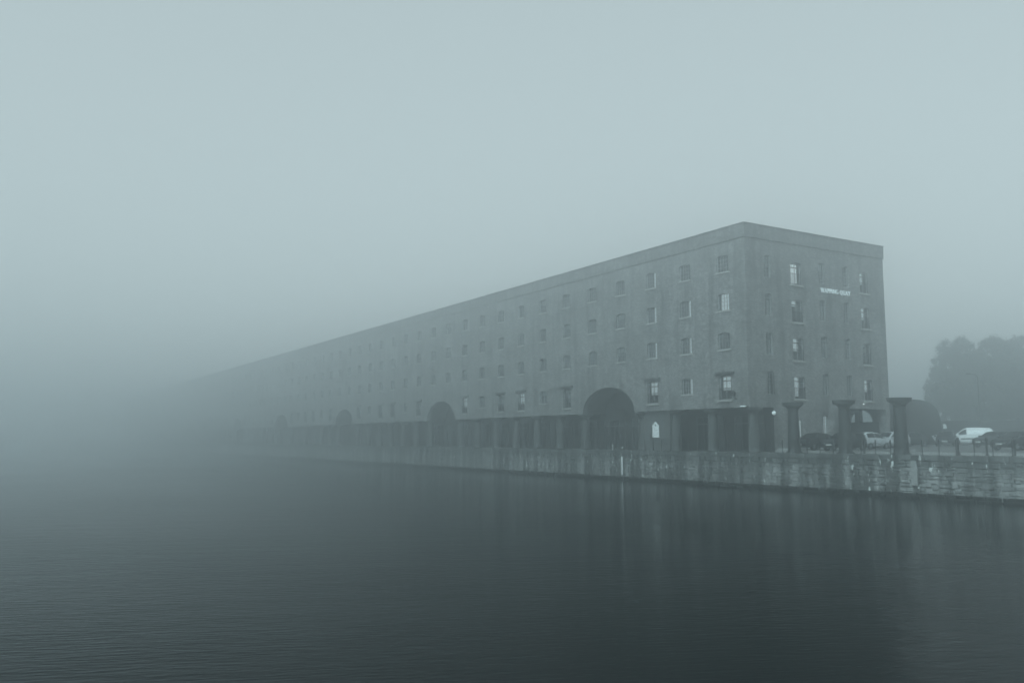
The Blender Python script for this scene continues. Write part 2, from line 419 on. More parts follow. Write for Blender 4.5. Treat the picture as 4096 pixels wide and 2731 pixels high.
mb = MB(); wall(mb, GAB, 0, W, 3.86, H1, gab_hi); wall(mb, GAB, 2.9, W, 0, 3.86, gab_low)
mb.poly([GAB(0,H0), GAB(2.9,H0), GAB(2.9,3.86), GAB(0,3.86)])
mb.build('gable_wall', M['brick'], wh)
mb = MB(); wall(mb, EAS, 0, L, 0, H1, [(1.7, 4.3, 2.70, 3.87, 1.15, 'ell', .3)]); mb.build('rear_wall', M['brick'], wh)
mb = MB(); mb.poly([(0,L,0),(W,L,0),(W,L,H1),(0,L,H1)]); mb.build('far_end_wall', M['brick'], wh)
mb = MB(); mb.poly([(2.9,0,0),(2.9,L,0),(2.9,L,6.6),(2.9,0,6.6)]); mb.build('arcade_back_wall', M['recess_shade'], wh)
for a in ARCH:
    mb = MB(); hp = head((a-4.3, a+4.3, H0, 6.33, 2.59, 'ell'), 24)
    for p_, q_ in zip(hp, hp[1:]): mb.poly([FAC(*p_, .5), FAC(*q_, .5), FAC(*q_, 2.9), FAC(*p_, 2.9)])
    mb.build('arch_vault', M['recess_shade'], wh)
mb = MB(); a0 = 0.02
for a in ARCH+[None]:
    e = (a-4.3) if a else L-.02
    mb.box((.02, a0, H0-.02), (2.88, e, H0+.14)); a0 = (a+4.3) if a else 0
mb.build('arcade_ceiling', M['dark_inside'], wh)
mb = MB(); mb.box((.02,.02,17.6),(W-.02,L-.02,17.8)); mb.build('roof', M['slate'], wh)
mb = MB(); t = .5
for a, b in (((-.06,-.06,H1),(t,L,H2)),((t,-.06,H1),(W-t,t,H2)),((W-t,-.06,H1),(W+.10,L,H2)),((t,L-t,H1),(W-t,L,H2))): mb.box(a, b)
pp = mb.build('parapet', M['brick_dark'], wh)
mb = MB()
for a, b in (((-.11,-.11,H2+.002),(t+.08,L,H2+.10)),((t+.08,-.11,H2+.002),(W-t-.08,t+.08,H2+.10)),((W-t-.08,-.11,H2+.002),(W+.15,L,H2+.10))): mb.box(a, b)
mb.build('parapet_coping', M['coping'], pp)
mb = MB()
for a, b in (((-.09,-.09,H1-.08),(.0-.002,L,H1-.002)),((-.002,-.09,H1-.08),(W+.12,-.002,H1-.002))): mb.box(a, b)
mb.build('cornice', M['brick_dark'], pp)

# windows -------------------------------------------------------------------
cache = {}
def frame_me(w_, h_, nx, ny, bar, dep, border, m='sash'):
    k = (w_, h_, nx, ny, bar, dep, border, m)
    if k not in cache:
        b = MB(); e = border
        b.box((-w_/2,0,0),(-w_/2+e,dep,h_)); b.box((w_/2-e,0,0),(w_/2,dep,h_)); b.box((-w_/2+e,0,0),(w_/2-e,dep,e)); b.box((-w_/2+e,0,h_-e),(w_/2-e,dep,h_))
        for i in range(1, nx):
            x = -w_/2+e+(w_-2*e)*i/nx; b.box((x-bar/2,.006,e),(x+bar/2,dep-.006,h_-e))
        for i in range(1, ny):
            z = e+(h_-2*e)*i/ny; b.box((-w_/2+e,.009,z-bar/2),(w_/2-e,dep-.009,z+bar/2))
        cache[k] = b.mesh('frame'); cache[k].materials.append(M[m])
    return cache[k]
def quad_me(nm, x0, x1, z0, z1, m):
    k = (nm, round(x0,3), round(x1,3), round(z0,3), round(z1,3), m)
    if k not in cache:
        b = MB(); b.poly([(x0,0,z0),(x1,0,z0),(x1,0,z1),(x0,0,z1)]); cache[k] = b.mesh(nm); cache[k].materials.append(M[m])
    return cache[k]
def box_me(nm, a, b_, m):
    k = (nm, a, b_, m)
    if k not in cache:
        b = MB(); b.box(a, b_); cache[k] = b.mesh(nm); cache[k].materials.append(M[m])
    return cache[k]
def rail_me(w_, h_):
    k = ('rail', w_, h_)
    if k not in cache:
        b = MB(); b.box((-w_/2,-.02,h_-.04),(w_/2,.02,h_)); b.box((-w_/2,-.015,.06),(w_/2,.015,.09))
        n = int(w_/.11)
        for i in range(n+1):
            x = -w_/2+.02+(w_-.04)*i/n; b.box((x-.009,-.009,.09),(x+.009,.009,h_-.04))
        cache[k] = b.mesh('railing'); cache[k].materials.append(M['iron_black'])
    return cache[k]
def make_window(face, u, v0, w_, h_, kind, i, r):
    # local axes: x along the wall seen from outside left->right, y inward
    if face == 'F': e = empty('window', (0, u, v0), -math.pi/2, wh)
    else: e = empty('window', (u, 0, v0), 0, wh)
    rr = random.Random(int(u*37)+int(v0*91)+(5 if face == 'G' else 0))
    near = face == 'G' or i < 6
    D = .13
    if kind == 'win':
        nx, ny = (2, 6) if face == 'G' else (4, 4)
        if not near: nx, ny = 2, 3
        link('frame', frame_me(w_, h_, nx, ny, .03, .06, .055), None, e, (0, D, 0))
        if near:
            iw, ih = w_-.11, h_-.11
            for a in range(nx):
                for b in range(ny):
                    x0 = -iw/2+iw*a/nx; z0 = .055+ih*b/ny
                    link('pane', quad_me('pane', -iw/nx/2+.012, iw/nx/2-.012, -ih/ny/2+.012, ih/ny/2-.012, 'glass'), None, e,
                         (x0+iw/nx/2, D+.03, z0+ih/ny/2), (rr.uniform(-.012,.012), 0, rr.uniform(-.012,.012)))
        else:
            link('pane', quad_me('pane', -w_/2+.05, w_/2-.05, .05, h_-.05, 'glass'), None, e, (0, D+.03, 0))
        # pale blind behind part of the glass, some with an added glow
        q = rr.random()
        if face == 'F' and (i, r) in ((1, 5.8), (1, 9.52), (1, 12.92), (2, 9.52), (0, 12.92), (2, 12.92), (2, 16.29)):
            link('curtain', quad_me('curtain', w_*.12 if i else -w_*.3, w_*.44, .06, h_-.06, 'blind_glow'), None, e, (0, D+.12, 0))
        elif face == 'G' and r == -1:
            link('curtain', quad_me('curtain', -.28, .28, .06, h_-.1, 'blind_glow'), None, e, (0, D+.10, 0))
        elif face == 'G' and i in (0, 2) and r < 3:
            link('curtain', quad_me('curtain', 0, w_*.40, .06, h_*(.45 if r == 0 else .7), 'blind'), None, e, (0, D+.12, 0))
        elif q < .25:
            link('curtain', quad_me('curtain', -w_*.42, w_*.42, h_*.62, h_-.08, 'blind'), None, e, (0, D+.12, 0))
        if face == 'F' or r == -1:
            link('sill', box_me('sill', (-w_/2-.12,-.09,-.13), (w_/2+.12,.12,-.002), 'stone'), None, e)
    else:
        link('frame', frame_me(w_, h_, 2, 1, .05, .07, .08), None, e, (0, D, 0))
        link('transom', box_me('transom', (-w_/2+.08,-.005,-.04), (w_/2-.08,.075,.04), 'frame'), None, e, (0, D, h_*.78))
        link('pane', quad_me('pane', -w_/2+.08, -.03, .08, h_*.78-.04, 'glass'), None, e, (0, D+.035, 0))
        link('pane', quad_me('pane', .03, w_/2-.08, .08, h_*.78-.04, 'glass'), None, e, (0, D+.035, 0))
        link('pane', quad_me('pane', -w_/2+.08, w_/2-.08, h_*.78+.04, h_-.08, 'glass'), None, e, (0, D+.035, 0))
        link('railing', rail_me(w_-.02, 1.0), None, e, (0, .02, .02))
        lit = (face == 'G' and i == 1 and r == 3)
        if lit: link('bright_blind', quad_me('bright_blind', -w_*.42, w_*.28, h_*.1, h_*.93, 'lit'), None, e, (0, D+.14, 0))
        elif face == 'G' and i in (1, 4):
            top = h_*(.78 if r in (1, 2) else .95); bot = h_*(.72 if r == 2 and i == 1 else .42)
            link('blind', quad_me('blind', -w_*.42, w_*.12, .25 if (r == 0 and i == 1) else bot, h_-.1, 'blind_glow' if i == 1 or r != 1 else 'blind'), None, e, (0, D+.10, 0))
        elif face == 'F' and i in (0, 2, 7, 10) :
            link('blind', quad_me('blind', -w_*.28, w_*.30, h_*.40, h_-.12, 'blind_glow'), None, e, (0, D+.08, 0))
        elif face == 'F' and rr.random() < .5:
            link('blind', quad_me('blind', -w_*.05, w_*.40, h_*.3, h_-.12, 'blind'), None, e, (0, D+.08, 0))
        if face == 'F':
            link('hood', box_me('hood', (-w_/2-.38,-.16,0), (w_/2+.38,.0-.003,.24), 'iron'), None, e, (0, 0, h_+.06))
        link('sill', box_me('sill', (-w_/2-.14,-.14,-.14), (w_/2+.14,.12,-.002), 'stone'), None, e)
for q in wins+gw: make_window(*q)

# arcade: columns, infill, shopfronts, lamps --------------------------------
def column_mb(h):
    c = MB()
    c.lathe([(.56,0),(.56,.10),(.51,.15),(.49,.4),(.46,1.3),(.42,2.3),(.39,h-.66),(.385,h-.56),(.42,h-.54),(.42,h-.49),(.40,h-.47),(.46,h-.38),(.58,h-.26),(.72,h-.19)], 32)
    return c
def column_parts(parent, loc, h, m):
    e = parent
    o = column_mb(h).build('shaft', m, e, loc, True)
    return o
cm = column_mb(H0-.03).mesh('iron_column', True); cm.materials.append(M['iron_arcade'])
ab = MB(); ab.lathe([(.74,H0-.22),(.80,H0-.19),(.80,H0-.03)], 28); abm = ab.mesh('abacus'); abm.materials.append(M['iron_arcade'])
NC = 0
for i in range(41):
    u = 52.75-BY+BAY*i
    if u > L-.5 or any(abs(u-a) < 3 for a in ARCH): continue
    o = link('iron_column', cm, None, wh, (.82, u, 0)); link('abacus', abm, None, o)
mb = MB(); mb.box((.45, 62.75-BY, 0), (.72, 66.6-BY, H0-.03)); mb.build('infill_wall', M['infill'], wh)
SHF = None
for i in range(14):
    u = 52.75-BY+BAY*i
    if i == 2: continue
    e = empty('shopfront', (2.9, u+BAY/2, 0), -math.pi/2, wh)
    link('frame', frame_me(3.6, 3.1, 4, 1, .08, .1, .1, 'iron_arcade'), None, e, (0, -.12, .05))
    link('transom', box_me('transom', (-1.7,-.005,-.05), (1.7,.105,.05), 'frame_pale'), None, e, (0, -.12, 2.45))
    for k in range(4):
        link('pane', quad_me('pane', -.40, .40, .12, 2.42, 'glass'), None, e, (-1.275+.85*k, -.07, .05))
        link('pane', quad_me('pane', -.40, .40, 2.54, 3.0, 'glass'), None, e, (-1.275+.85*k, -.07, .05))
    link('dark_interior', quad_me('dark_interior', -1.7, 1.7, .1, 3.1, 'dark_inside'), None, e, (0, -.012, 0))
# boarded gates below the lunette seen through the corner passage
mb = MB(); mb.box((W-.46, .9, 0), (W-.32, 7.2, 2.68)); mb.build('passage_gate', M['frame'], wh)
mb = MB(); mb.box((W-.45, 2.98, 2.69), (W-.02, 3.55, 3.86)); mb.build('lunette_mullion', M['frame'], wh)
mb = MB(); mb.poly([(W-.2,1.6,3.88),(W-.2,4.4,3.88),(W-.2,4.4,2.69),(W-.2,1.6,2.69)]); mb.build('lunette_dimming_pane', M['glass_dim'], wh)  # pane added to dim the bright arch opening
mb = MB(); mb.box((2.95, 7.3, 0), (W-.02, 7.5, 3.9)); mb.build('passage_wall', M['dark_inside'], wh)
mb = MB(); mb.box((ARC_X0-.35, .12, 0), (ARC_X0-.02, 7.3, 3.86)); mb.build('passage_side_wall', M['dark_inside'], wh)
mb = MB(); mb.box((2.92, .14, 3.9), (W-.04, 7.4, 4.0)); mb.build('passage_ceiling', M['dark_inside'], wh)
# narrow pale strip on the gable wall
mb = MB(); mb.box((60.42-BX, -.05, 1.25), (60.62-BX, -.004, 2.66)); o = mb.build('pale_strip', M['white']); o.location = (BX, BY, 0)
tag(o, 'narrow upright white strip on the gable wall beside a free-standing column', 'sign')

def lamp(name, loc, r, m, label, arm):
    e = empty(name, loc); tag(e, label, 'lamp')
    b = MB(); prof = [(max(r*math.sin(math.pi*i/10), .002), -r*math.cos(math.pi*i/10)) for i in range(11)]
    b.lathe(prof, 16, caps=False); b.build('globe', m, e, None, True)
    b = MB(); b.tube([(0,0,r*.9), (0,0,r*.9+arm)], .02, 6); b.box((-.06,-.06,r*.9+arm-.02),(.06,.06,r*.9+arm)); b.build('hanger', M['iron_black'], e)
    return e
lamp('globe_lamp', (57.2, 52.2, 3.27), .17, M['globe'], 'round opal globe lamp hanging at the open end of the arcade', .28)
def bulkhead(loc, label):
    e = empty('wall_lamp', loc); tag(e, label, 'lamp')
    b = MB(); b.box((-.07,-.05,-.08),(.07,0,.08)); b.build('back_plate', M['iron_black'], e)
    b = MB(); b.lathe([(.045,-.13),(.05,-.05)], 10, axis='y'); b.build('lens', M['spot'], e)
bulkhead((58.78, 52.395, 4.12), 'tiny lit wall lamp on the gable just above the leftmost free-standing column')
bulkhead((69.05, 52.395, 4.28), 'tiny lit wall lamp on the gable above the dark corner passage')
e = empty('strip_lamp', (54.40, 52.9, 3.80)); tag(e, 'short pale strip lamp fixed along the arcade edge near the building corner', 'lamp')
b = MB(); b.box((-.05,-.36,-.02),(.09,.36,.05)); b.build('housing', M['iron_black'], e)
b = MB(); b.box((-.09,-.34,-.03),(-.052,.34,.045)); b.build('diffuser', M['globe'], e)
e = empty('wall_lantern', (54.5, 53.75, 4.35)); tag(e, 'dark wall lantern on a bracket beside the corner loading door', 'lamp')
b = MB(); b.tube([(0,0,.1),(-.3,0,.15),(-.38,0,.3)], .03, 6); b.build('bracket', M['iron_black'], e)
b = MB(); b.lathe([(.06,.28),(.15,.32),(.19,.62),(.21,.64),(.04,.80),(.01,.86)], 8, (-.38,0,0)); b.build('lantern', M['iron_black'], e)

# white notice board with a round-topped head
e = empty('notice_board', (BX+.43, 64.77, 0)); tag(e, 'white notice board with small rounded crest, on the brick panel between arcade columns', 'sign')
pts = [(0,-.47,1.27),(0,-.47,2.42)]+[(0,-.40,2.44),(0,-.30,2.47),(0,-.24,2.52)]+[(0,.21*math.cos(a),2.52+.19*math.sin(a)) for a in [math.pi-math.pi*i/8 for i in range(9)]]+[(0,.24,2.52),(0,.30,2.47),(0,.40,2.44),(0,.47,2.42),(0,.47,1.27)]
b = MB(); b.prism(pts, (-.05,0,0)); b.build('panel', M['signwhite'], e)
b = MB()
for (z0, z1, hw) in ((1.24,1.27,.50),): b.box((-.07,-hw,z0),(0,hw,z1))
b.build('ledge', M['white'], e)
b = MB(); b.lathe([(.11,-.062),(.11,-.052)], 16, (0,0,2.40), 'x'); b.build('emblem_disc', M['frame_pale'], e)
b = MB(); b.box((-.058,-.34,1.93),(-.051,.34,1.945)); b.box((-.058,-.34,1.52),(-.051,.34,1.532)); b.build('rule_line', M['frame_pale'], e)

# WAPPING QUAY lettering: serif capitals from thick and thin strokes
def letter(ch):
    T, t, s = .17, .075, .05          # thick, thin stroke, serif height (unit cap height 1)
    P = []
    def st(x0, x1, wd): P.append([(x0-wd/2,0),(x0+wd/2,0),(x1+wd/2,1),(x1-wd/2,1)])
    def bar(x0, x1, z0, z1): P.append([(x0,z0),(x1,z0),(x1,z1),(x0,z1)])
    def ser(x, z, h=.15): bar(x-h, x+h, z, z+s) if z == 0 else bar(x-h, x+h, 1-s, 1)
    def arc(cx, cz, rx, rz, a0, a1, tk, tn, n=12):
        for i in range(n):
            q = []
            for j, sg in ((i,1),(i+1,1),(i+1,-1),(i,-1)):
                a = a0+(a1-a0)*j/n; wd = tn+(tk-tn)*abs(math.cos(a))
                q.append((cx+(rx+sg*wd/2)*math.cos(a), cz+(rz+sg*wd/2)*math.sin(a)))
            P.append(q)
    if ch == 'W':
        st(.34,.10,T); st(.34,.58,t); st(.82,.58,T); st(.82,1.06,t); ser(.10,1); ser(1.06,1); ser(.58,1,.1); wd = 1.16
    elif ch == 'A': st(.12,.42,t); st(.74,.42,T); bar(.22,.64,.30,.37); ser(.12,0); ser(.74,0); wd = .86
    elif ch == 'P': bar(.14,.14+T,0,1); ser(.22,0); bar(.06,.36,.95,1); bar(.3,.38,.42,.49); bar(.3,.38,.93,1); arc(.36,.71,.22,.255,-math.pi/2,math.pi/2,T,.07); wd = .70
    elif ch == 'I': bar(.14,.14+T,0,1); ser(.225,0); ser(.225,1); wd = .46
    elif ch == 'N': bar(.14,.14+t,0,1); bar(.76,.76+t,0,1); P.append([(.70,0),(.84,0),(.30,1),(.10,1)]); ser(.18,0); ser(.80,1); wd = .94
    elif ch in 'GQ':
        a0, a1 = (math.pi*.22, math.pi*1.82) if ch == 'G' else (0, 2*math.pi)
        arc(.46,.5,.34,.46,a0,a1,T,.06,22)
        if ch == 'G': bar(.66,.66+T,.04,.42); ser(.74,1,.16) if False else bar(.54,.94,.40,.45)
        else: P.append([(.44,.06),(.58,.10),(.92,-.24),(.74,-.22)])
        wd = .94 if ch == 'G' else .96
    elif ch == 'U': bar(.12,.12+T,.32,1); bar(.72,.72+t,.32,1); arc(.475,.34,.27,.31,math.pi,2*math.pi,T,.07); ser(.20,1); ser(.76,1); wd = .92
    elif ch == 'Y': P.append([(.34,.45),(.50,.45),(.26,1),(.06,1)]); P.append([(.44,.45),(.50,.45),(.80,1),(.72,1)]); bar(.34,.34+T,0,.47); ser(.42,0); ser(.16,1); ser(.76,1,.13); wd = .86
    return P, wd
sg = empty('gable_lettering', (63.9, BY-.02, 14.22)); tag(sg, 'raised white serif capitals spelling the quay name high on the gable', 'sign')
text = 'WAPPING QUAY'; CH = .40
tot = sum(letter(c)[1] if c != ' ' else .42 for c in text); sx = 4.05/(tot*CH); x = 0
for c in text:
    if c == ' ': x += .42*CH*sx; continue
    P, wd = letter(c); b = MB()
    for k, q in enumerate(P): b.prism([(px*CH*sx, -.002*(k % 3), pz*CH) for px, pz in q], (0,-.05,0))
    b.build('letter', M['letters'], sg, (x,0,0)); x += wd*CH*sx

# ------------------------------------------------------------------ free-standing columns
free = [(48.05,'leftmost of the three free-standing dark iron columns on the quay'),(43.25,'middle of the three free-standing dark iron columns on the quay'),(38.62,'rightmost and nearest free-standing dark iron column on the quay')]
for y, lb in free:
    e = empty('free_standing_column', (54.82, y, 0)); tag(e, lb, 'column', 'free-standing columns along the quay')
    column_mb(3.86).build('shaft', M['iron'], e, None, True)
    b = MB(); b.lathe([(.73,3.67),(.80,3.71),(.80,3.84),(.83,3.86),(.83,3.94)], 32); b.build('abacus', M['iron'], e)
    b = MB(); b.lathe([(.66,-.02),(.66,.05),(.60,.08)], 32); b.build('plinth', M['iron'], e)

# ------------------------------------------------------------------ quay-edge posts with chain
ORD = ['first','second','third','fourth','fifth','sixth','seventh','eighth','ninth','tenth','eleventh','twelfth']
pb = MB(); pb.lathe([(.055,0),(.055,.05),(.034,.08),(.030,.86),(.045,.88),(.045,.91),(.032,.93),(.05,.97),(.035,1.01),(.008,1.02)], 8); pm = pb.mesh('post', True); pm.materials.append(M['iron_black'])
cb = MB(); cb.tube([(0,1.2*t,.84-.42*.9*(4*t*(1-t))*.35) for t in [i/10 for i in range(11)]], .012, 5); chm = cb.mesh('chain'); chm.materials.append(M['iron_black'])
marks = [(38.62,'nearest free-standing column'),(43.25,'middle free-standing column'),(48.05,'leftmost free-standing column'),(52.75,'warehouse corner column')]
PY = [29.2+1.2*i for i in range(46)]
for i, y in enumerate(PY):
    e = empty('quay_post', (XQ+.28, y, 0), rnd.uniform(-.02,.02))
    e.rotation_euler[0] = rnd.uniform(-.02,.02)
    if y < 52.75:
        ref = min(marks, key=lambda q: abs(q[0]-y)); grp = sorted([p for p in PY if p < 52.75 and min(marks, key=lambda q: abs(q[0]-p)) == ref], key=lambda p: abs(p-ref[0]))
        side = 'right' if y < ref[0] else 'left'
        same = [p for p in grp if (p < ref[0]) == (y < ref[0])]; k = same.index(y)
        lb = 'slim black quay post, %s to the %s of the %s' % (ORD[k], side, ref[1])
    else:
        bay = int((y-52.75)//BAY); same = [p for p in PY if int((p-52.75)//BAY) == bay and p >= 52.75]; k = same.index(y)
        lb = 'slim black quay post, %s from the right before arcade bay %s from the corner' % (ORD[k], ORD[bay])
    tag(e, lb, 'post', 'chained posts along the quay edge')
    link('shaft', pm, None, e)
    if i < len(PY)-1: link('chain', chm, None, e)
# thicker bollards set back by the car park kerb
bb = MB(); bb.lathe([(.10,0),(.10,.06),(.075,.10),(.07,.95),(.10,.98),(.10,1.03),(.08,1.06),(.09,1.14),(.05,1.2),(.01,1.21)], 12); bm_ = bb.mesh('bollard', True)
for k, (x, y, lb) in enumerate([(57.0,43.3,'stout black bollard at the car park kerb in front of the silver hatchback'),(57.0,35.84,'stout black bollard at the kerb in front of the white van nose'),(57.0,33.84,'stout black bollard at the kerb below the white van rear'),(57.0,32.0,'stout black bollard nearest the right edge of the picture')]):
    o = link('bollard', bm_, M['iron_black'], None, (x, y, 0)); tag(o, lb, 'bollard', 'bollards at the car park kerb')

# white depth board on the quay wall
e = empty('depth_board', (XQ-.05, 68.25, -2.35)); tag(e, 'tall narrow white depth board fixed to the dock wall below the first arch', 'sign')
b = MB(); b.box((-.05,-.09,0),(0,.09,1.72)); b.build('board', M['white'], e)
b = MB()
for k in range(8): b.box((-.056,-.09,.18+.2*k),(-.051,.02 if k % 2 else .06,.20+.2*k))
b.build('graduation_marks', M['iron_black'], e)
# gull
def gull(loc, rz):
    b = MB()
    sec = [(-.24,.012,.30),(-.16,.035,.285),(-.06,.075,.25),(.05,.085,.24),(.12,.06,.27),(.155,.04,.325),(.17,.036,.36),(.20,.038,.385),(.225,.03,.385),(.245,.012,.38),(.285,.006,.372)]
    n = 10
    for (x, r, z) in sec:
        for k in range(n):
            a = 2*math.pi*k/n; b.v.append((x, r*.8*math.cos(a), z+r*math.sin(a)))
    for i in range(len(sec)-1):
        for k in range(n): b.f.append((i*n+k, i*n+(k+1)%n, (i+1)*n+(k+1)%n, (i+1)*n+k))
    b.f.append(tuple(range(n))); b.f.append(tuple((len(sec)-1)*n+k for k in range(n)))
    for s_ in (-1, 1):
        b.tube([(.0,.03*s_,.19),(.015,.03*s_,.09),(.0,.03*s_,.005)], .008, 5); b.box((-.01,.03*s_-.02,0),(.05,.03*s_+.02,.008))
    o = b.build('gull', M['white'], None, loc, True); o.rotation_euler = (0,0,rz); return o
tag(gull((54.15, 69.0, 0), R(200)), 'small white gull standing on the quay under the nearest arch', 'bird')
o = MB(); o.lathe([(.05,0),(.035,.06),(.03,.34),(.036,.36),(.036,.58),(.01,.6)], 8); o = o.build('marker_peg', M['white'], None, (54.3, 70.7, 0)); tag(o, 'very slim short white marker peg on the quay left of the gull', 'marker')

# ------------------------------------------------------------------ vehicles (forward = +x, ground z = 0)
def lerp(a, b, t): return a+(b-a)*t
def vehicle(name, st, Wd, paintm, wheels, wr, glass, label, cat, loc, head_deg, rear_glass=True, band=None, group=None, roofw=.74):
    # st: stations (x, belt z, roof z); glass: (x0, x1) side glass span list
    z0 = .24; e = empty(name, loc, R(head_deg)); tag(e, label, cat, group)
    hw = Wd/2
    def sec(x):
        for a, b in zip(st, st[1:]):
            if a[0] <= x <= b[0]:
                t = (x-a[0])/(b[0]-a[0]); return lerp(a[1],b[1],t), lerp(a[2],b[2],t)
        return st[-1][1:] if x > 0 else st[0][1:]
    xe0, xe1 = st[0][0], st[-1][0]
    def ring(x):
        bz, rz = sec(x)
        e_ = min((x-xe0), (xe1-x)); k = 1-.22*max(0, 1-e_/.45)**2
        w0 = hw*k; g = max(0, min(1, (rz-bz)/.45)); rw = lerp(w0*.93, hw*roofw*k, g)
        return [(x, w0*.90, z0), (x, w0*.99, z0+.12), (x, w0, lerp(z0,bz,.62)), (x, w0*.965, bz), (x, rw, lerp(bz,rz,.94)), (x, rw*.80, rz), (x, 0, rz+.025*g)]
    b = MB(); xs = []
    for a, c in zip(st, st[1:]):
        m = max(1, int((c[0]-a[0])/.22))
        xs += [lerp(a[0],c[0],i/m) for i in range(m)]
    xs.append(st[-1][0]); n = 13
    for x in xs:
        r = ring(x); full = r+[(p[0],-p[1],p[2]) for p in reversed(r[:-1])]; b.v += full
    for i in range(len(xs)-1):
        for k in range(n): b.f.append((i*n+k, i*n+(k+1)%n, (i+1)*n+(k+1)%n, (i+1)*n+k))
    b.f.append(tuple(range(n))); b.f.append(tuple((len(xs)-1)*n+k for k in reversed(range(n))))
    body = b.build('body', paintm, e, None, False)
    for p in body.data.polygons: p.use_smooth = True
    # side glass
    for s_ in (1, -1):
        for (x0, x1) in glass:
            gb = MB(); m = 8; lo, hi = [], []
            for i in range(m+1):
                x = lerp(x0, x1, i/m); bz, rz = sec(x); r = ring(x); A = Vector(r[3]); B = Vector(r[4])
                if (B-A).length < .12: continue
                pa = A.lerp(B, .08); pb_ = A.lerp(B, .90)
                lo.append((pa.x, (pa.y+.012)*s_, pa.z)); hi.append((pb_.x, (pb_.y+.012)*s_, pb_.z))
            for i in range(len(lo)-1): gb.poly([lo[i], lo[i+1], hi[i+1], hi[i]])
            if gb.f: gb.build('side_window', M['car_glass'], e)
    # windscreen and rear window: stretches where the roof line rises
    def screen(nm, xa, xb):
        gb = MB(); m = 5; rows = []
        for i in range(m+1):
            x = lerp(xa, xb, i/m); r = ring(x); rows.append([(x, y_, r[5][2]+.014+.02*(1-abs(y_)/hw)) for y_ in (r[5][1]*1.02, r[5][1]*.5, 0, -r[5][1]*.5, -r[5][1]*1.02)])
        for i in range(m):
            for k in range(4): gb.poly([rows[i][k], rows[i][k+1], rows[i+1][k+1], rows[i+1][k]])
        gb.build(nm, M['car_glass'], e)
    roof = max(s_[2] for s_ in st); hi_x = [s_[0] for s_ in st if s_[2] > roof-.09]
    base_f = min([s_[0] for s_ in st if s_[0] > max(hi_x) and s_[2]-s_[1] < .06] or [max(hi_x)+.7])
    screen('windscreen', max(hi_x)+.06, base_f-.05)
    if rear_glass:
        base_r = max([s_[0] for s_ in st if s_[0] < min(hi_x) and s_[2]-s_[1] < .06] or [min(hi_x)-.3])
        screen('rear_window', lerp(base_r, min(hi_x), .25), lerp(base_r, min(hi_x), .92))
    # wheels
    for x in wheels:
        for s_ in (1, -1):
            wl = empty('wheel', (x, s_*(hw-.10), wr), 0, e)
            t = MB(); t.lathe([(wr*.62,-.10),(wr*.93,-.10),(wr,-.06),(wr,.06),(wr*.93,.10),(wr*.62,.10)], 20, axis='y'); t.build('tyre', M['tyre'], wl, None, True)
            rm = MB(); rm.lathe([(wr*.60,-.103),(wr*.60,.103)], 16, axis='y'); rm.build('rim', M['rim'], wl)
            rm2 = MB()
            for k in range(5):
                a = 2*math.pi*k/5+.3; c_, q_ = math.cos(a), math.sin(a)
                rm2.tube([(wr*.36*c_, s_*.106, wr*.36*q_), (wr*.42*c_, s_*.107, wr*.42*q_)], .035, 5)
            rm2.build('rim_opening', M['tyre'], wl)
            ar = MB(); ar.lathe([(wr*1.17,-.04),(wr*1.17,.045)], 20, axis='y'); ar.build('wheel_arch', M['trim'], e, (x, s_*(hw-.045), wr+.02))
    # lamps, plates, bumpers, mirrors
    fb, _ = sec(xe1-.18); rb, _ = sec(xe0+.1)
    for s_ in (1, -1):
        h = MB(); h.prism([(xe1-.30, s_*hw*.90, fb-.10),(xe1-.055, s_*hw*.70, fb-.19),(xe1-.045, s_*hw*.46, fb-.17),(xe1-.12, s_*hw*.50, fb-.055),(xe1-.32, s_*hw*.915, fb-.02)], (.03, s_*.02, .015))
        h.build('headlight', M['lamp_lens'], e)
        h = MB(); h.box((xe0-.012, min(s_*hw*.62, s_*hw*.76), .62),(xe0+.10, max(s_*hw*.62, s_*hw*.76), min(rb+.05, 1.0))); h.build('tail_light', M['tail_lens'], e)
        xm = lerp(max(hi_x), base_f, .72); bz, rz = sec(xm)
        h = MB(); h.box((xm-.06, min(s_*hw*.97, s_*(hw+.16)), bz+.02),(xm+.06, max(s_*hw*.97, s_*(hw+.16)), bz+.15)); h.build('wing_mirror', paintm, e)
    h = MB(); h.box((xe1-.03,-.26,.42),(xe1+.012,.26,.53)); h.build('number_plate', M['plate'], e)
    h = MB(); h.box((xe0-.014,-.26,.70 if cat == 'car' else .5),(xe0+.03,.26,.81 if cat == 'car' else .61)); h.build('number_plate', M['plate'], e)
    h = MB(); h.box((xe1-.05,-hw*.42,.56),(xe1+.006,hw*.42,.66)); h.build('grille', M['trim'], e)
    h = MB(); h.box((xe1-.10,-hw*.72,.25),(xe1+.004,hw*.72,.38)); h.build('front_bumper', M['trim'], e)
    h = MB(); h.box((xe0-.008,-hw*.78,.28),(xe0+.10,hw*.78,.44)); h.build('rear_bumper', M['trim'] if cat == 'car' else paintm, e)
    if band:
        for s_ in (1, -1):
            h = MB(); h.box((wheels[0]+wr*1.3, s_*hw-.012, band[0]),(wheels[1]-wr*1.3, s_*hw+.012, band[1])); h.build('rubbing_strip', M['trim'], e)
    return e
HATCH = [(-1.92,.62,.63),(-1.88,.92,.94),(-1.66,.96,1.34),(-1.40,.96,1.42),(-.4,.94,1.46),(.30,.92,1.40),(1.00,.90,.93),(1.55,.80,.82),(1.84,.66,.67),(1.92,.50,.51)]
SALOON = [(-2.18,.70,.71),(-2.12,.90,.92),(-1.55,.97,1.00),(-.95,.95,1.36),(-.55,.95,1.42),(.10,.93,1.42),(.35,.93,1.38),(1.05,.91,.94),(1.75,.80,.82),(2.10,.64,.65),(2.18,.48,.49)]
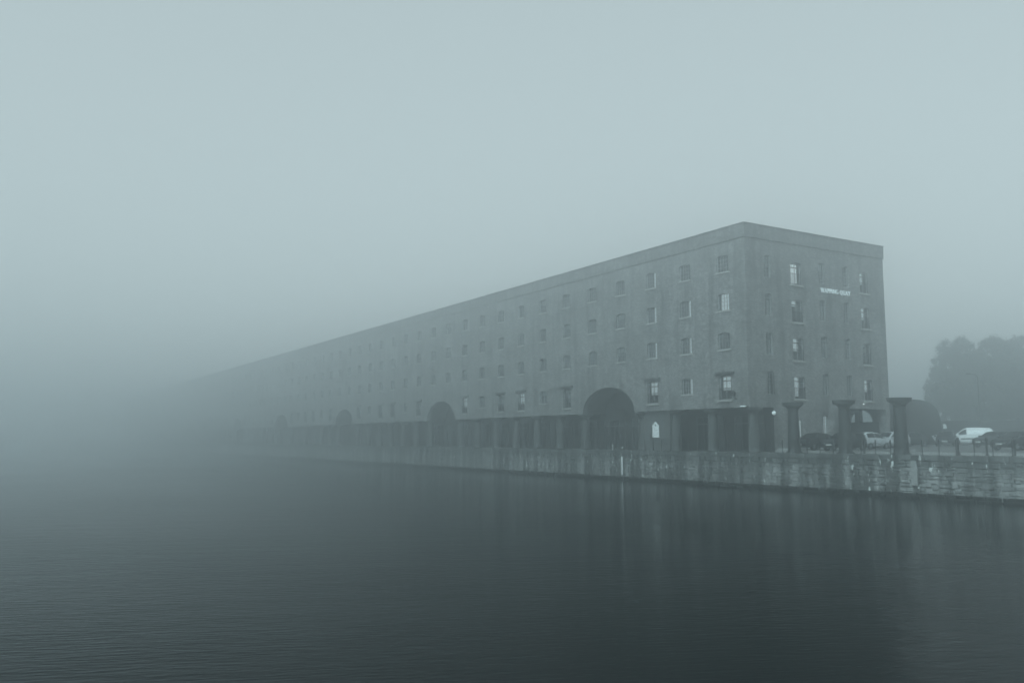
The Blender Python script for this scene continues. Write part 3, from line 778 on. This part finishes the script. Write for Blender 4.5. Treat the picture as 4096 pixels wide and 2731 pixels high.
ESTATE = [(-2.14,.66,.67),(-2.10,.90,.92),(-1.92,.94,1.26),(-1.7,.94,1.37),(-.5,.93,1.41),(.15,.92,1.40),(.38,.92,1.36),(1.05,.90,.93),(1.75,.80,.82),(2.06,.64,.65),(2.14,.48,.49)]
VAN = [(-2.12,.80,.81),(-2.08,1.10,1.30),(-1.98,1.10,1.62),(-1.70,1.10,1.76),(-.6,1.08,1.82),(.35,1.05,1.78),(.75,1.03,1.62),(1.50,1.00,1.03),(1.95,.88,.90),(2.10,.70,.71),(2.15,.5,.51)]
def yz(x): return yard_z(x)
vehicle('parked_car', SALOON, 1.74, M['car_black'], (-1.3,1.35), .31, [(-.95,-.28),(-.22,.85)], 'black car parked nose to the dock, closest to the gable beside the leftmost column', 'car', (59.3,49.75,yz(59.3)), 184, group='parked cars')
vehicle('parked_car', HATCH, 1.68, M['car_black'], (-1.18,1.2), .29, [(-1.5,-.42),(-.36,.82)], 'black hatchback parked nose to the dock, left of the middle free-standing column', 'car', (58.9,46.55,yz(58.9)), 181, group='parked cars')
vehicle('parked_car', HATCH, 1.66, M['car_silver'], (-1.18,1.2), .29, [(-1.5,-.42),(-.36,.82)], 'silver hatchback with dark windows parked just right of the middle column', 'car', (65.8,49.4,yz(65.8)), 5, group='parked cars')
vehicle('parked_car', HATCH, 1.68, M['car_silver'], (-1.18,1.2), .29, [(-1.5,-.42),(-.36,.82)], 'pale silver car half hidden behind the nearest free-standing column', 'car', (69.75,50.25,yz(69.75)), 178, group='parked cars')
vehicle('parked_car', SALOON, 1.76, M['car_grey'], (-1.3,1.35), .31, [(-.95,-.28),(-.22,.85)], 'charcoal car showing one bright headlight, right of the nearest free-standing column', 'car', (77.6,53.9,yz(77.6)), 176, group='parked cars')
vehicle('parked_car', HATCH, 1.68, M['car_black'], (-1.18,1.2), .29, [(-1.5,-.42),(-.36,.82)], 'dark hatchback facing the dock between the charcoal car and the white van', 'car', (82.4,53.0,yz(82.4)), 208, group='parked cars')
vehicle('parked_van', VAN, 1.80, M['car_white'], (-1.35,1.4), .31, [(.42,1.25)], 'white panel van parked side-on, facing left', 'van', (88.1,53.95,yz(88.1)), 126, rear_glass=False, band=(.62,.72), roofw=.86)
vehicle('parked_car', ESTATE, 1.78, M['car_grey'], (-1.3,1.32), .31, [(-1.7,-.9),(-.84,-.2),(-.14,.85)], 'dark estate car standing in front of the white van rear', 'car', (78.8,45.9,yz(78.8)), 170, group='parked cars')
vehicle('parked_car', SALOON, 1.78, M['car_black'], (-1.3,1.35), .32, [(-.95,-.28),(-.22,.85)], 'black car with a bright headlight at the right edge of the picture', 'car', (66.9,37.2,yz(66.9)), 172, group='parked cars')
vehicle('parked_car', HATCH, 1.70, M['car_black'], (-1.18,1.2), .29, [(-1.5,-.42),(-.36,.82)], 'dark car cut off by the right picture edge behind the black car', 'car', (73.2,38.4,yz(73.2)), 175, group='parked cars')

# ------------------------------------------------------------------ background: shed, wall, signs, lamp post, trees
CAMV = Vector((0,0,0))
def at(px, d):                        # ground point along a bearing at a given depth, used to lay the plan out
    F = Vector((math.sin(YAW), math.cos(YAW), 0)); Rr = Vector((math.cos(YAW), -math.sin(YAW), 0))
    return F*d+Rr*((px-2048)/3522*d)
p = at(3628, 97); e = empty('vaulted_shed', (p.x, p.y, 0), math.atan2(p.y, p.x)); tag(e, 'low dark shed with a rounded roof behind the gable end', 'building')
prof = []
for i in range(25):
    a = math.pi*i/24; c_, s_ = math.cos(a), math.sin(a)
    prof.append((0, -3.5*math.copysign(abs(c_)**.62, c_), 1.7+3.75*abs(s_)**.62))
b = MB(); b.prism([(0,3.5,0)]+[(0,-q[1],q[2]) for q in reversed(prof)][::-1] [::-1]+[(0,-3.5,0)], (14,0,0)); b.build('shell', M['render'], e)
b = MB(); b.box((-.06,-1.4,0),(-.003,1.4,2.7)); b.build('door', M['frame'], e)
# boundary wall
p0, p1 = at(3748, 112), at(4500, 104); d = p1-p0; e = empty('boundary_wall', (p0.x, p0.y, 0), math.atan2(d.y, d.x)); tag(e, 'long dark boundary wall behind the white van and below the trees', 'wall')
b = MB(); b.box((0,-.2,0),(d.length,.2,3.25)); b.build('wall_body', M['render'], e)
b = MB(); b.box((-.05,-.26,3.252),(d.length,.26,3.40)); b.build('wall_coping', M['coping'], e)
for k in range(9):
    b = MB(); b.box((-.25,-.31,0),(.25,-.202,3.249)); b.build('pier', M['render'], e, (.4+k*3.1,0,0))
def road_sign(px, dpt, z, shape, label):
    p = at(px, dpt); e = empty('road_sign', (p.x, p.y, yz(p.x)), math.atan2(p.y, p.x)); tag(e, label, 'sign')
    zz = z-yz(p.x)
    b = MB(); b.tube([(.04,0,0),(.04,0,zz+.2)], .03, 8); b.build('pole', M['iron'], e)
    b = MB()
    if shape == 'round': b.lathe([(.19,-.02),(.19,0)], 20, (0,0,zz), 'x')
    else: b.box((-.02,-.17,zz-.26),(0,.17,zz+.26))
    b.build('face', M['signwhite'], e)
road_sign(3757, 96, 2.15, 'round', 'small round white road sign on a pole left of the white van')
road_sign(3782, 99, 2.52, 'rect', 'upright rectangular white road sign between the round sign and the white van')
p = at(3925, 100); e = empty('lamp_post', (p.x, p.y, yz(p.x))); tag(e, 'thin tall lamp post standing in front of the trees', 'lamp post')
b = MB(); b.lathe([(.13,0),(.12,1.0),(.07,1.1),(.045,7.6)], 10); b.build('pole', M['iron'], e, None, True)
b = MB(); b.tube([(0,0,7.6),(-.2,.1,7.85),(-.7,.4,7.95)], .035, 6); b.build('arm', M['iron'], e)
b = MB(); b.box((-1.2,.40,7.90),(-.7,.62,8.02)); b.build('lamp_head', M['iron'], e)

def leaf_mat():
    m, nt, b = mat('foliage', (.05,.065,.045), .8); g = G(nt)
    n = g.noise(g.pos(), .8, 3); g.l(g.mix(n, (.018,.026,.019), (.04,.05,.034)), b.inputs['Base Color']); return m
M['leaf'] = leaf_mat()
def tree(px, dpt, h, r, seed, label):
    p = at(px, dpt); rr = random.Random(seed); e = empty('broadleaf_tree', (p.x, p.y, 0)); tag(e, label, 'tree', 'trees beyond the car park')
    b = MB(); b.tube([(0,0,0),(.1,0,h*.2),(-.05,.1,h*.42),(.1,.05,h*.62)], [.38,.30,.22,.12], 10)
    tips = []
    for k in range(11):
        a = rr.uniform(0,6.28); z0 = h*rr.uniform(.22,.55); ln = r*rr.uniform(.5,.95); up_ = h*rr.uniform(.08,.30)
        q1 = (ln*.5*math.cos(a), ln*.5*math.sin(a), z0+up_*.6); q2 = (ln*math.cos(a+.2), ln*math.sin(a+.2), z0+up_)
        b.tube([(0,0,z0), q1, q2], [.12,.07,.03], 6); tips.append(q2)
    b.build('trunk', M['bark'], e, None, True)
    c = MB(); cl = []
    for k in range(150):
        th = rr.uniform(0,6.28); u_ = rr.uniform(-1,1); f_ = rr.uniform(.25,1)**.5
        s_ = math.sqrt(1-u_*u_); zc = h*.56+u_*f_*h*.43; taper = 1-.25*max(0,u_)
        cl.append((r*f_*s_*math.cos(th)*taper, r*f_*s_*math.sin(th)*taper, zc, rr.uniform(.5,1.25)))
    for (x, y_, z, cr) in cl:
        for k in range(int(230*cr)):
            v = Vector((rr.gauss(0,1), rr.gauss(0,1), rr.gauss(0,.8))); v = v.normalized()*cr*rr.uniform(.3,1.15)
            o_ = Vector((x,y_,z))+v; s_ = rr.uniform(.12,.26)
            a = Vector((rr.gauss(0,1), rr.gauss(0,1), rr.gauss(0,1))).normalized(); bq = a.cross(v+Vector((.01,0,.3))).normalized()
            c.poly([o_-a*s_, o_+bq*s_*.6, o_+a*s_, o_-bq*s_*.6])
    c.build('crown', M['leaf'], e)
tree(3838, 146, 18.4, 4.9, 3, 'leftmost broadleaf tree, rounded and foggy, right of the warehouse')
tree(3925, 152, 16.6, 5.4, 5, 'smaller foggy tree in the middle behind the thin lamp post')
tree(4010, 144, 18.2, 5.6, 8, 'big foggy tree right of the thin lamp post')
tree(4125, 140, 17.6, 5.6, 11, 'dark foggy tree cut by the right edge of the picture')

# ------------------------------------------------------------------ fog
mb = MB(); mb.box((FAR0-20,FAR0-20,WZ-1.2),(FAR1+20,FAR1+20,21.5))
hz = mb.build('haze', None); hz['kind'] = 'stuff'
m = bpy.data.materials.new('haze_air'); m.use_nodes = True; nt = m.node_tree; nt.nodes.clear()
pv = nt.nodes.new('ShaderNodeVolumePrincipled'); out = nt.nodes.new('ShaderNodeOutputMaterial')
pv.inputs['Color'].default_value = (.95,.985,1.0,1); pv.inputs['Density'].default_value = .0107; pv.inputs['Anisotropy'].default_value = .87
nt.links.new(pv.outputs[0], out.inputs['Volume']); hz.data.materials.append(m)
